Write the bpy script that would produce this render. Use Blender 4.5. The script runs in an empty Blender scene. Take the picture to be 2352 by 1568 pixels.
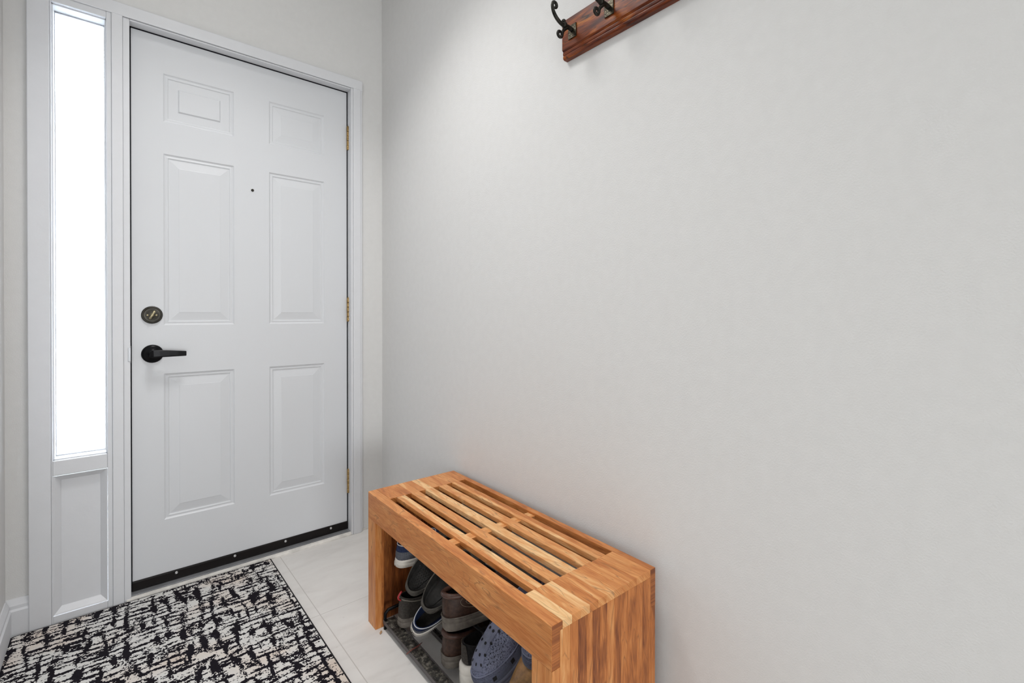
import bpy, bmesh, math, random
from mathutils import Matrix, Vector, Euler, noise
random.seed(7)
PI = math.pi
S = bpy.context.scene
COL = S.collection

# ---------------------------------------------------------------- camera
cam = bpy.data.cameras.new('camera')
camo = bpy.data.objects.new('camera', cam)
COL.objects.link(camo)
RX = Vector((0.764587843, -0.644519501, 0.000209408))
UP = Vector((0.00262812760, 0.00344262744, 0.999990621))
FW = Vector((0.644514177, 0.764580121, -0.00432607058))
m3 = Matrix((RX, UP, -FW)).transposed()
camo.matrix_world = Matrix.Translation((-1.00009, -2.16187, 1.01829)) @ m3.to_4x4()
cam.sensor_width = 36.0
cam.lens = 1090.3508 / 2352 * 36
cam.shift_y = (725.8874 - 784) / 2352
cam.clip_start = 0.02
S.camera = camo

# ---------------------------------------------------------------- light
S.view_settings.view_transform = 'Standard'
S.view_settings.look = 'None'
S.view_settings.gamma = 1.0
S.view_settings.use_curve_mapping = False
S.view_settings.exposure = -0.03
W = bpy.data.worlds.new('daylight'); S.world = W
W.use_nodes = True
wn = W.node_tree.nodes
wn['Background'].inputs[0].default_value = (0.86, 0.93, 1.0, 1)
wn['Background'].inputs[1].default_value = 24.0

def area(name, loc, target, sx, sy, power, color, spread=PI):
    l = bpy.data.lights.new(name, 'AREA'); l.shape = 'RECTANGLE'
    l.size = sx; l.size_y = sy; l.energy = power; l.color = color; l.spread = spread
    o = bpy.data.objects.new(name, l); COL.objects.link(o)
    o.location = loc
    d = Vector(target) - Vector(loc)
    o.rotation_euler = d.to_track_quat('-Z', 'Y').to_euler()
    return o
# hall ceiling lamp, then unseen fill lights added above the entry and behind
area('hall_ceiling_light', (-0.70, -1.75, 2.56), (-0.70, -1.75, 0), 0.36, 0.36, 1.8, (1.0, 0.985, 0.97))
area('hall_down_fill', (-0.80, -1.60, 2.58), (-0.80, -1.60, 0), 0.30, 0.30, 1.8, (1.0, 0.985, 0.97), math.radians(85))  # added narrow-spread fill, brightens the floor more than the upper walls
area('entry_down_fill', (-0.66, -0.84, 2.58), (-0.66, -0.84, 0), 0.34, 0.34, 7.6, (1.0, 0.985, 0.97), math.radians(112))  # added fill for the entry floor and lower walls, no known lamp
area('entry_overhead_fill', (-0.75, -0.75, 2.57), (-0.75, -0.75, 0), 0.30, 0.30, 1.2, (1.0, 0.985, 0.97))  # unseen soft fill added overhead for the door end
area('room_side_fill', (-3.9, -3.6, 1.5), (-1.0, -1.8, 1.1), 1.6, 1.4, 15, (0.96, 0.985, 1.0))  # added side fill from the unseen room, no window built there
area('low_back_fill', (-1.4, -5.3, 0.6), (-0.4, 0, 0.45), 1.8, 0.9, 56, (0.97, 0.99, 1.0))  # added low fill from the rear, lifts bench, shoes and lower walls

# ---------------------------------------------------------------- material helpers
def mat(name):
    m = bpy.data.materials.new(name); m.use_nodes = True
    nt = m.node_tree
    return m, nt, nt.nodes['Principled BSDF']
def N(nt, t, **kw):
    n = nt.nodes.new(t)
    for k, v in kw.items():
        if hasattr(n, k): setattr(n, k, v)
        else: n.inputs[k].default_value = v
    return n
def link(nt, a, b): nt.links.new(a, b)
def bump(nt, h, bsdf, strength, dist=0.001):
    b = N(nt, 'ShaderNodeBump'); b.inputs['Strength'].default_value = strength; b.inputs['Distance'].default_value = dist
    link(nt, h, b.inputs['Height']); link(nt, b.outputs[0], bsdf.inputs['Normal'])
    return b
def ramp(nt, fac, stops):
    r = N(nt, 'ShaderNodeValToRGB'); cr = r.color_ramp
    while len(cr.elements) < len(stops): cr.elements.new(0.5)
    for e, (p, c) in zip(cr.elements, stops): e.position = p; e.color = (*c, 1) if len(c) == 3 else c
    link(nt, fac, r.inputs[0]); return r
def math_(nt, op, a, b=None, c=None):
    n = N(nt, 'ShaderNodeMath'); n.operation = op
    for i, v in enumerate((a, b, c)):
        if v is None: continue
        if hasattr(v, 'is_linked') or hasattr(v, 'links'): link(nt, v, n.inputs[i])
        else: n.inputs[i].default_value = v
    return n.outputs[0]

def plain(name, col, rough=0.5, metal=0.0, nscale=0, nstr=0.0, var=0.0, spec=0.5, vscale=None, sp=None):
    m, nt, b = mat(name)
    b.inputs['Base Color'].default_value = (*col, 1)
    b.inputs['Roughness'].default_value = rough
    b.inputs['Metallic'].default_value = metal
    b.inputs['Specular IOR Level'].default_value = spec if sp is None else sp
    tc = N(nt, 'ShaderNodeTexCoord')
    if nscale:
        n = N(nt, 'ShaderNodeTexNoise'); n.inputs['Scale'].default_value = nscale; n.inputs['Detail'].default_value = 4
        link(nt, tc.outputs['Object'], n.inputs['Vector'])
        bump(nt, n.outputs[0], b, nstr)
    if var:
        n2 = N(nt, 'ShaderNodeTexNoise'); n2.inputs['Scale'].default_value = vscale or max(nscale * 0.3, 12); n2.inputs['Detail'].default_value = 5
        link(nt, tc.outputs['Object'], n2.inputs['Vector'])
        lo = tuple(max(0, c * (1 - var)) for c in col); hi = tuple(min(1, c * (1 + var)) for c in col)
        r = ramp(nt, n2.outputs[0], [(0.3, lo), (0.7, hi)])
        link(nt, r.outputs[0], b.inputs['Base Color'])
    return m

M = {}
M['wall'] = plain('wall_paint', (0.70, 0.697, 0.69), 0.75, 0, 300, 0.6, 0.015, 0.3, 40)
M['ceiling'] = plain('ceiling_paint', (0.82, 0.82, 0.80), 0.8, 0, 200, 0.1)
M['trim'] = plain('trim_paint', (0.70, 0.71, 0.735), 0.42, 0, 90, 0.22, 0.01, 0.4, 30)
M['door'] = plain('door_paint', (0.67, 0.685, 0.71), 0.38, 0, 160, 0.10, 0.0, 0.4)
M['gap'] = plain('weather_seal_rubber', (0.006, 0.006, 0.010), 0.7, sp=0.18)
M['sweep'] = plain('black_rubber', (0.008, 0.006, 0.006), 0.45, 0, 120, 0.15, sp=0.18)
M['black_metal'] = plain('black_metal', (0.006, 0.006, 0.007), 0.3, 0.3, sp=0.18)
M['bronze'] = plain('antique_bronze', (0.045, 0.042, 0.036), 0.36, 0.85, 90, 0.2, 0.5)
M['brass'] = plain('aged_brass', (0.36, 0.24, 0.10), 0.36, 0.9, 60, 0.15, 0.45)
M['brass_pale'] = plain('pale_brass', (0.50, 0.44, 0.28), 0.32, 0.9)
M['steel'] = plain('steel', (0.62, 0.62, 0.62), 0.35, 0.85)
M['alu'] = plain('aluminium', (0.42, 0.43, 0.45), 0.42, 0.7, 40, 0.2, 0.2)
M['thresh'] = plain('worn_threshold_paint', (0.66, 0.635, 0.60), 0.6, 0, 40, 0.5, 0.15, 0.4, 40)
M['iron'] = plain('wrought_iron', (0.030, 0.028, 0.024), 0.42, 0.75, 160, 0.5, 0.6, sp=0.35)
M['iron_plate'] = plain('hammered_iron', (0.075, 0.065, 0.045), 0.32, 0.9, 220, 1.0, 0.8, 0.5, 90)

# wood driven by UV (u along grain, metres) and a per-board tone attribute
def wood_mat(name, stops, rough=0.42, streak=(0.12, 0.035, 0.012), grain=0.6, coat=0.15):
    m, nt, b = mat(name)
    at = N(nt, 'ShaderNodeAttribute'); at.attribute_name = 'tone'
    sep = N(nt, 'ShaderNodeSeparateColor'); link(nt, at.outputs['Color'], sep.inputs[0])
    uv = N(nt, 'ShaderNodeUVMap')
    mp = N(nt, 'ShaderNodeMapping'); mp.inputs['Scale'].default_value = (7, 38, 1); link(nt, uv.outputs[0], mp.inputs[0])
    n1 = N(nt, 'ShaderNodeTexNoise'); n1.inputs['Scale'].default_value = 1.0; n1.inputs['Detail'].default_value = 3; n1.inputs['Distortion'].default_value = 1.3
    link(nt, mp.outputs[0], n1.inputs['Vector'])
    mp2 = N(nt, 'ShaderNodeMapping'); mp2.inputs['Scale'].default_value = (28, 620, 1); link(nt, uv.outputs[0], mp2.inputs[0])
    n2 = N(nt, 'ShaderNodeTexNoise'); n2.inputs['Scale'].default_value = 1.0; n2.inputs['Detail'].default_value = 3
    link(nt, mp2.outputs[0], n2.inputs['Vector'])
    # tone = board tone + broad figure + fine pores
    f = math_(nt, 'MULTIPLY_ADD', n1.outputs[0], 0.72, -0.34)
    f = math_(nt, 'ADD', f, sep.outputs[0])
    g = math_(nt, 'MULTIPLY_ADD', n2.outputs[0], 0.50, -0.25)
    f = math_(nt, 'ADD', f, g)
    r = ramp(nt, f, stops)
    # dark cathedral lines
    mp3 = N(nt, 'ShaderNodeMapping'); mp3.inputs['Scale'].default_value = (3.4, 24, 1); link(nt, uv.outputs[0], mp3.inputs[0])
    n3 = N(nt, 'ShaderNodeTexNoise'); n3.inputs['Scale'].default_value = 1.0; n3.inputs['Detail'].default_value = 2.0; n3.inputs['Distortion'].default_value = 0.8
    link(nt, mp3.outputs[0], n3.inputs['Vector'])
    w = math_(nt, 'MULTIPLY', n3.outputs[0], 9.0)
    w = math_(nt, 'FRACT', w)
    w = math_(nt, 'SUBTRACT', w, 0.5); w = math_(nt, 'ABSOLUTE', w)
    lr = ramp(nt, w, [(0.0, (1, 1, 1)), (0.045, (0.55, 0.55, 0.55)), (0.13, (0, 0, 0))])
    mask = ramp(nt, n1.outputs[0], [(0.42, (0.06, 0.06, 0.06)), (0.62, (1, 1, 1))])
    fac = math_(nt, 'MULTIPLY', lr.outputs[0], mask.outputs[0])
    fac = math_(nt, 'MULTIPLY', fac, grain)
    mx = N(nt, 'ShaderNodeMix'); mx.data_type = 'RGBA'
    link(nt, fac, mx.inputs[0]); link(nt, r.outputs[0], mx.inputs[6]); mx.inputs[7].default_value = (*streak, 1)
    link(nt, mx.outputs[2], b.inputs['Base Color'])
    b.inputs['Roughness'].default_value = rough
    b.inputs['Coat Weight'].default_value = coat; b.inputs['Specular IOR Level'].default_value = 0.3
    b.inputs['Coat Roughness'].default_value = 0.25
    bump(nt, n2.outputs[0], b, 0.25, 0.0006)
    return m
M['acacia'] = wood_mat('acacia_wood', [(0.0, (0.050, 0.012, 0.004)), (0.25, (0.20, 0.055, 0.014)), (0.5, (0.50, 0.170, 0.042)), (0.72, (0.66, 0.29, 0.095)), (1.0, (0.84, 0.56, 0.28))])
M['cherry'] = wood_mat('stained_rack_wood', [(0.15, (0.006, 0.0015, 0.001)), (0.36, (0.060, 0.009, 0.002)), (0.55, (0.20, 0.038, 0.004)), (0.80, (0.60, 0.21, 0.015))], 0.34, (0.008, 0.002, 0.001), 1.0, 0.08)

def floor_mat():
    m, nt, b = mat('floor_tile')
    tc = N(nt, 'ShaderNodeTexCoord')
    mp = N(nt, 'ShaderNodeMapping'); mp.inputs['Location'].default_value = (0.463, 0.517 + 0.0, 0)
    link(nt, tc.outputs['Object'], mp.inputs[0])
    sx = N(nt, 'ShaderNodeSeparateXYZ'); link(nt, mp.outputs[0], sx.inputs[0])
    def lines(o, period, w):
        a = math_(nt, 'DIVIDE', o, period); a = math_(nt, 'ADD', a, 100.5); a = math_(nt, 'FRACT', a)
        a = math_(nt, 'SUBTRACT', a, 0.5); a = math_(nt, 'ABSOLUTE', a); a = math_(nt, 'MULTIPLY', a, period)
        return math_(nt, 'LESS_THAN', a, w)
    g = math_(nt, 'MAXIMUM', lines(sx.outputs[0], 0.606, 0.0014), lines(sx.outputs[1], 0.606, 0.0011))
    mp2 = N(nt, 'ShaderNodeMapping'); mp2.inputs['Rotation'].default_value = (0, 0, 0.5); mp2.inputs['Scale'].default_value = (3, 9, 1)
    link(nt, tc.outputs['Object'], mp2.inputs[0])
    n = N(nt, 'ShaderNodeTexNoise'); n.inputs['Scale'].default_value = 1.6; n.inputs['Detail'].default_value = 8; n.inputs['Distortion'].default_value = 0.9
    link(nt, mp2.outputs[0], n.inputs['Vector'])
    r = ramp(nt, n.outputs[0], [(0.30, (0.63, 0.605, 0.58)), (0.45, (0.68, 0.655, 0.63)), (0.7, (0.72, 0.70, 0.675))])
    mx = N(nt, 'ShaderNodeMix'); mx.data_type = 'RGBA'
    link(nt, g, mx.inputs[0]); link(nt, r.outputs[0], mx.inputs[6]); mx.inputs[7].default_value = (0.50, 0.47, 0.44, 1)
    # scattered dirt flecks
    v = N(nt, 'ShaderNodeTexNoise'); v.inputs['Scale'].default_value = 70; v.inputs['Detail'].default_value = 3; link(nt, tc.outputs['Object'], v.inputs['Vector'])
    vr = ramp(nt, v.outputs[0], [(0.70, (0, 0, 0)), (0.80, (0.6, 0.6, 0.6))])
    mx2 = N(nt, 'ShaderNodeMix'); mx2.data_type = 'RGBA'
    link(nt, vr.outputs[0], mx2.inputs[0]); link(nt, mx.outputs[2], mx2.inputs[6]); mx2.inputs[7].default_value = (0.36, 0.28, 0.2, 1)
    link(nt, mx2.outputs[2], b.inputs['Base Color'])
    b.inputs['Roughness'].default_value = 0.48
    h = math_(nt, 'SUBTRACT', n.outputs[0], g)
    bump(nt, h, b, 0.25, 0.0015)
    return m
M['floor'] = floor_mat()

def rug_mat():
    m, nt, b = mat('woven_rug')
    tc = N(nt, 'ShaderNodeTexCoord')
    sn = N(nt, 'ShaderNodeVectorMath'); sn.operation = 'SNAP'; sn.inputs[1].default_value = (0.0026, 0.0026, 1)
    nz = N(nt, 'ShaderNodeTexNoise'); nz.inputs['Scale'].default_value = 220; nz.inputs['Detail'].default_value = 1
    link(nt, tc.outputs['Object'], nz.inputs['Vector'])
    wob = N(nt, 'ShaderNodeVectorMath'); wob.operation = 'MULTIPLY_ADD'; wob.inputs[1].default_value = (0.006, 0.006, 0); 
    link(nt, nz.outputs['Color'], wob.inputs[0]); link(nt, tc.outputs['Object'], wob.inputs[2])
    link(nt, wob.outputs[0], sn.inputs[0])
    def nse(scale, loc=(0, 0, 0), detail=2, dist=0.0):
        mp = N(nt, 'ShaderNodeMapping'); mp.inputs['Scale'].default_value = scale; mp.inputs['Location'].default_value = loc
        link(nt, sn.outputs[0], mp.inputs[0])
        n = N(nt, 'ShaderNodeTexNoise'); n.inputs['Scale'].default_value = 1; n.inputs['Detail'].default_value = detail; n.inputs['Distortion'].default_value = dist
        link(nt, mp.outputs[0], n.inputs['Vector']); return n.outputs[0]
    sxyz = N(nt, 'ShaderNodeSeparateXYZ'); link(nt, sn.outputs[0], sxyz.inputs[0])
    def lines(o, period, warp):
        a = math_(nt, 'DIVIDE', o, period); a = math_(nt, 'ADD', a, warp); a = math_(nt, 'FRACT', a)
        a = math_(nt, 'SUBTRACT', a, 0.5); a = math_(nt, 'ABSOLUTE', a)
        return math_(nt, 'MULTIPLY', a, 2.0)           # 1 on the line
    w1 = math_(nt, 'MULTIPLY', nse((4, 14, 1), (3, 1, 0), 3), 2.6)
    w2 = math_(nt, 'MULTIPLY', nse((12, 3.5, 1), (5, 8, 0), 3), 3.0)
    fine = math_(nt, 'MULTIPLY_ADD', nse((190, 210, 1), (0, 0, 0), 2), 1.7, -0.85)
    mH = math_(nt, 'MULTIPLY_ADD', nse((17, 50, 1), (1, 7, 0), 3), 3.2, -1.62)
    mV = math_(nt, 'MULTIPLY_ADD', nse((48, 13, 1), (6, 2, 0), 3), 3.8, -1.86)
    mB = math_(nt, 'MULTIPLY_ADD', nse((22, 26, 1), (16, 22, 0), 2), 2.4, -1.2)
    h_ = math_(nt, 'ADD', math_(nt, 'ADD', lines(sxyz.outputs[1], 0.0245, w1), mH), math_(nt, 'MULTIPLY', fine, 0.9))
    v_ = math_(nt, 'ADD', math_(nt, 'ADD', lines(sxyz.outputs[0], 0.042, w2), mV), fine)
    b_ = math_(nt, 'ADD', mB, math_(nt, 'MULTIPLY_ADD', fine, 0.8, 0.52))
    f = math_(nt, 'MAXIMUM', math_(nt, 'ADD', h_, 0.07), math_(nt, 'ADD', v_, -0.02))
    f = math_(nt, 'MAXIMUM', f, b_)
    k = math_(nt, 'GREATER_THAN', f, 0.77)
    pk = nse((5, 5, 1), (20, 2, 0), 2)
    cr = ramp(nt, pk, [(0.48, (0.66, 0.65, 0.63)), (0.60, (0.66, 0.60, 0.55)), (0.68, (0.62, 0.52, 0.44))])
    mx = N(nt, 'ShaderNodeMix'); mx.data_type = 'RGBA'
    link(nt, k, mx.inputs[0]); link(nt, cr.outputs[0], mx.inputs[6]); mx.inputs[7].default_value = (0.011, 0.009, 0.013, 1)
    link(nt, mx.outputs[2], b.inputs['Base Color'])
    b.inputs['Roughness'].default_value = 0.95; b.inputs['Specular IOR Level'].default_value = 0.1
    vo = N(nt, 'ShaderNodeTexVoronoi'); vo.inputs['Scale'].default_value = 420; link(nt, tc.outputs['Object'], vo.inputs['Vector'])
    bump(nt, vo.outputs[0], b, 0.6, 0.002)
    return m
M['rug'] = rug_mat()
M['rug_edge'] = plain('black_binding', (0.008, 0.007, 0.009), 0.9, 0, 300, 0.4)

def glass_mat():
    m, nt, b = mat('textured_glass')
    nt.nodes.remove(b)
    out = nt.nodes['Material Output']
    tc = N(nt, 'ShaderNodeTexCoord')
    n = N(nt, 'ShaderNodeTexNoise'); n.inputs['Scale'].default_value = 230; n.inputs['Detail'].default_value = 2
    link(nt, tc.outputs['Object'], n.inputs['Vector'])
    bp_ = N(nt, 'ShaderNodeBump'); bp_.inputs['Strength'].default_value = 0.9; bp_.inputs['Distance'].default_value = 0.002
    link(nt, n.outputs[0], bp_.inputs['Height'])
    rf = N(nt, 'ShaderNodeBsdfRefraction'); rf.inputs['Roughness'].default_value = 0.30; rf.inputs['IOR'].default_value = 1.25
    tr = N(nt, 'ShaderNodeBsdfTranslucent'); tr.inputs[0].default_value = (0.95, 0.97, 1, 1)
    gl = N(nt, 'ShaderNodeBsdfGlossy'); gl.inputs['Roughness'].default_value = 0.2
    m1 = N(nt, 'ShaderNodeMixShader'); m1.inputs[0].default_value = 0.35
    link(nt, bp_.outputs[0], rf.inputs['Normal']); link(nt, bp_.outputs[0], tr.inputs['Normal']); link(nt, bp_.outputs[0], gl.inputs['Normal'])
    link(nt, rf.outputs[0], m1.inputs[1]); link(nt, tr.outputs[0], m1.inputs[2])
    m2 = N(nt, 'ShaderNodeMixShader'); m2.inputs[0].default_value = 0.05
    link(nt, m1.outputs[0], m2.inputs[1]); link(nt, gl.outputs[0], m2.inputs[2])
    link(nt, m2.outputs[0], out.inputs[0])
    return m
M['glass'] = glass_mat()

# ---------------------------------------------------------------- mesh helpers
class MB:
    def __init__(s): s.v = []; s.f = []; s.uv = []; s.tone = []; s.sm = []
    def face(s, idx, uv=None, tone=0.5, smooth=False):
        s.f.append(list(idx)); s.uv.append(uv or [(0, 0)] * len(idx)); s.tone.append(tone); s.sm.append(smooth)
    def box(s, x0, x1, y0, y1, z0, z1, grain=None, tone=0.5, off=None):
        if off is None: off = (random.uniform(0, 9), random.uniform(0, 9))
        b = len(s.v)
        P = [(x, y, z) for x in (x0, x1) for y in (y0, y1) for z in (z0, z1)]
        s.v += P
        for q in ((0, 1, 3, 2), (4, 6, 7, 5), (0, 4, 5, 1), (2, 3, 7, 6), (0, 2, 6, 4), (1, 5, 7, 3)):
            uv = []
            ax = {'x': 0, 'y': 1, 'z': 2}.get(grain, 0)
            o = [i for i in range(3) if i != ax]
            for i in q:
                p = P[i]; uv.append((p[ax] + off[0], p[o[0]] + p[o[1]] * 0.9 + off[1]))
            s.face([b + i for i in q], uv, tone)
    def grid(s, rows, closed_u=True, closed_v=False, smooth=True, tone=0.5):
        """rows: list of rings (lists of points)"""
        b = len(s.v); n = len(rows[0])
        for r in rows: s.v += [tuple(p) for p in r]
        R_ = len(rows)
        for i in range(R_ if closed_v else R_ - 1):
            for j in range(n if closed_u else n - 1):
                a = b + i * n + j; a2 = b + i * n + (j + 1) % n
                c = b + ((i + 1) % R_) * n + j; c2 = b + ((i + 1) % R_) * n + (j + 1) % n
                s.face([a, a2, c2, c], [(j / n, i / R_), ((j + 1) / n, i / R_), ((j + 1) / n, (i + 1) / R_), (j / n, (i + 1) / R_)], tone, smooth)
        return b
    def cap(s, ring_start, n, flip=False, smooth=False, tone=0.5):
        idx = [ring_start + i for i in range(n)]
        if flip: idx.reverse()
        s.face(idx, None, tone, smooth)
    def tube(s, pts, r, n=8, cap=True, tone=0.5):
        pts = [Vector(p) for p in pts]
        rs = r if isinstance(r, (list, tuple)) else [r] * len(pts)
        rows = []; up = Vector((0, 0, 1)); prev = None
        for i, p in enumerate(pts):
            t = (pts[min(i + 1, len(pts) - 1)] - pts[max(i - 1, 0)]).normalized()
            if prev is None:
                a = t.cross(up)
                if a.length < 0.1: a = t.cross(Vector((1, 0, 0)))
            else:
                a = prev - t * prev.dot(t)
            a.normalize(); prev = a; c = t.cross(a)
            rows.append([p + (a * math.cos(2 * PI * k / n) + c * math.sin(2 * PI * k / n)) * rs[i] for k in range(n)])
        b = s.grid(rows, tone=tone)
        if cap:
            s.cap(b, n, True); s.cap(b + n * (len(rows) - 1), n)
    def lathe(s, prof, cx, cy, cz, axis='y', n=28):
        """prof: list of (r, h) along axis"""
        rows = []
        for r, h in prof:
            ring = []
            for k in range(n):
                a = 2 * PI * k / n; c, d = r * math.cos(a), r * math.sin(a)
                if axis == 'y': ring.append((cx + c, cy + h, cz + d))
                elif axis == 'z': ring.append((cx + c, cy + d, cz + h))
                else: ring.append((cx + h, cy + c, cz + d))
            rows.append(ring)
        b = s.grid(rows)
        s.cap(b, n, True); s.cap(b + n * (len(rows) - 1), n)
    def prism(s, poly, axis, a0, a1, tone=0.5, grain=False, off=None):
        """poly in the two other axes, extruded along axis"""
        if off is None: off = (random.uniform(0, 9), random.uniform(0, 9))
        b = len(s.v); n = len(poly)
        def mk(p, a):
            if axis == 'y': return (p[0], a, p[1])
            if axis == 'x': return (a, p[0], p[1])
            return (p[0], p[1], a)
        for a in (a0, a1): s.v += [mk(p, a) for p in poly]
        acc = 0
        for i in range(n):
            j = (i + 1) % n
            L = math.dist(poly[i], poly[j])
            s.face([b + i, b + j, b + n + j, b + n + i], [(a0 + off[0], acc + off[1]), (a0 + off[0], acc + L + off[1]), (a1 + off[0], acc + L + off[1]), (a1 + off[0], acc + off[1])], tone)
            acc += L
        s.face([b + i for i in reversed(range(n))], [(poly[i][0] * 0.15 + off[0], poly[i][1] + off[1]) for i in reversed(range(n))], tone * 0.6)
        s.face([b + n + i for i in range(n)], [(poly[i][0] * 0.15 + off[0], poly[i][1] + off[1]) for i in range(n)], tone * 0.6)
    def build(s, name, m, parent=None, bevel=0, loc=(0, 0, 0), sub=0, bseg=2):
        me = bpy.data.meshes.new(name)
        me.from_pydata([tuple(v) for v in s.v], [], s.f)
        me.uv_layers.new(name='UVMap'); me.color_attributes.new('tone', 'FLOAT_COLOR', 'CORNER')
        uvl = me.uv_layers['UVMap']; ca = me.color_attributes['tone']
        k = 0
        for pi, poly in enumerate(me.polygons):
            poly.use_smooth = s.sm[pi]
            for li in range(len(s.f[pi])):
                uvl.data[k].uv = s.uv[pi][li]
                t = s.tone[pi]; ca.data[k].color = (t, t, t, 1); k += 1
        bm = bmesh.new(); bm.from_mesh(me)
        bmesh.ops.recalc_face_normals(bm, faces=bm.faces)
        bm.to_mesh(me); bm.free()
        me.materials.append(m)
        o = bpy.data.objects.new(name, me); COL.objects.link(o)
        if parent: o.parent = parent
        o.location = loc
        if bevel:
            bv = o.modifiers.new('bevel', 'BEVEL'); bv.width = bevel; bv.segments = bseg; bv.limit_method = 'ANGLE'; bv.angle_limit = 0.7
        if sub:
            sb = o.modifiers.new('sub', 'SUBSURF'); sb.levels = sub; sb.render_levels = sub
        return o

def tag(o, label=None, cat=None, group=None, kind=None):
    if label: o['label'] = label
    if cat: o['category'] = cat
    if group: o['group'] = group
    if kind: o['kind'] = kind
    return o
def struct(o, label=None, cat=None): return tag(o, label, cat, kind='structure')
def empty(name, loc, rot=(0, 0, 0)):
    o = bpy.data.objects.new(name, None); COL.objects.link(o); o.location = loc; o.rotation_euler = rot
    o.empty_display_size = 0.05
    return o

# ================================================================ ROOM SHELL
H = 2.60
XL = -1.258
def bx(*a): b = MB(); b.box(*a); return b
# floor and ceiling
struct(bx(-4.2, 0.12, -5.6, 0.0, -0.05, 0.0).build('floor', M['floor']), 'pale beige stone-look tile floor with thin grout lines', 'floor')
struct(bx(-4.2, 0.12, -5.6, 0.12, H, H + 0.05).build('ceiling', M['ceiling']), 'white ceiling above the entry', 'ceiling')
struct(bx(0.0, 0.12, -5.6, 0.12, -0.05, H).build('wall_right', M['wall']), 'long plain off-white wall behind the bench and the hook rack', 'wall')
struct(bx(XL - 0.12, XL, -1.15, 0.12, -0.05, H).build('wall_left', M['wall']), 'off-white wall left of the sidelight at picture edge', 'wall')
struct(bx(-4.2, XL - 0.12, -1.27, -1.15, -0.05, H).build('wall_return', M['wall']), 'off-white wall out of view beside the entry', 'wall')
struct(bx(-4.2, 0.12, -5.72, -5.6, -0.05, H).build('wall_back', M['wall']), 'off-white wall behind the viewer', 'wall')
struct(bx(-4.32, -4.2, -5.72, -1.15, -0.05, H).build('wall_far_left', M['wall']), 'off-white wall far to the left, out of view', 'wall')
# door wall with openings
DX0, DX1, DZ1 = -0.950, -0.157, 2.052      # door opening
SX0, SX1, SZ0, SZ1 = -1.149, -1.013, 0.537, 2.036   # sidelight opening
b = MB()
b.box(XL, SX0 - 0.02, 0, 0.14, -0.05, H)
b.box(DX1 + 0.02, 0, 0, 0.14, -0.05, H)
b.box(SX0 - 0.02, DX1 + 0.02, 0, 0.14, DZ1 + 0.03, H)
struct(b.build('wall_door', M['wall']), 'off-white wall around and above the front door', 'wall')
# door frame: casing, jambs, mullion in one painted trim
def frame():
    b = MB()
    yc = -0.018
    # left casing and mullion
    b.box(-1.205, SX0 - 0.004, yc, 0.10, 0.0, 2.101)
    b.box(SX0 - 0.004, SX0 + 0.0002, yc + 0.004, 0.10, 0.0, 2.0585)
    # head casing
    b.box(-1.205, -0.104, yc, 0.0, 2.058, 2.101)
    b.box(SX0 - 0.004, DX1 + 0.02, yc + 0.004, 0.10, 2.058, 2.0815)
    b.box(SX0, SX1, yc + 0.005, 0.10, SZ1, 2.0585)
    # mullion between the sidelight and the door
    b.box(SX1, -0.999, yc + 0.005, 0.10, 0.0, 2.0585)
    b.box(-0.999, -0.969, yc, 0.10, 0.0, 2.0585)
    b.box(-0.969, DX0, yc + 0.007, 0.10, 0.0, 2.0585)
    # right jamb and casing
    b.box(DX1, -0.147, yc + 0.004, 0.10, 0.0, 2.0585)
    b.box(-0.147, -0.113, yc, 0.02, 0.0, 2.0585)
    b.box(-0.113, -0.104, yc + 0.004, 0.02, 0.0, 2.0945)
    # head jamb over the door
    b.box(DX0, DX1, yc + 0.007, 0.10, DZ1, 2.0585)
    # rail below the pane and around the lower panel
    b.box(SX0, SX1, yc + 0.006, 0.10, 0.487, SZ0)
    b.box(SX0, SX1, yc + 0.006, 0.10, 0.0, 0.030)
    # raised back band outside
    return b.build('trim_1', M['trim'], bevel=0.0025)
fr = struct(frame(), 'white painted casing framing the front door and sidelight', 'door frame')
# dark weather seal behind the door edge gap
b = MB()
for a in ((DX0 - 0.001, DX0 + 0.0045, 0.0285, 0.06, 0.0, DZ1), (DX1 - 0.0043, DX1 + 0.001, 0.0285, 0.06, 0.0, DZ1), (DX0, DX1, 0.0285, 0.06, DZ1 - 0.0045, DZ1 + 0.001)):
    b.box(*a)
b.build('weather_seal', M['gap'], fr)
# strike plate on the latch side
b = MB(); b.box(-0.9512, -0.9488, -0.006, 0.03, 0.845, 0.905); b.box(-0.957, -0.949, -0.0125, -0.0105, 0.85, 0.90)
b.build('strike_plate', M['alu'], fr, bevel=0.0008)

# ---- sidelight lower panel (recessed)
def recessed_panel(b, x0, x1, z0, z1, y0, rings):
    """rings: list of (inset, depth) nested rectangles, last one capped"""
    prev = None
    for ins, d in rings:
        r = [(x0 + ins, y0 + d, z0 + ins), (x1 - ins, y0 + d, z0 + ins), (x1 - ins, y0 + d, z1 - ins), (x0 + ins, y0 + d, z1 - ins)]
        base = len(b.v); b.v += r
        if prev is not None:
            for k in range(4): b.face([prev + k, prev + (k + 1) % 4, base + (k + 1) % 4, base + k])
        prev = base
    b.face([prev, prev + 1, prev + 2, prev + 3])
b = MB(); recessed_panel(b, SX0, SX1, 0.030, 0.487, -0.012, [(0, 0.0), (0.004, 0.003), (0.018, 0.018), (0.019, 0.020)])
b.build('sidelight_panel', M['trim'], fr)
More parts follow.
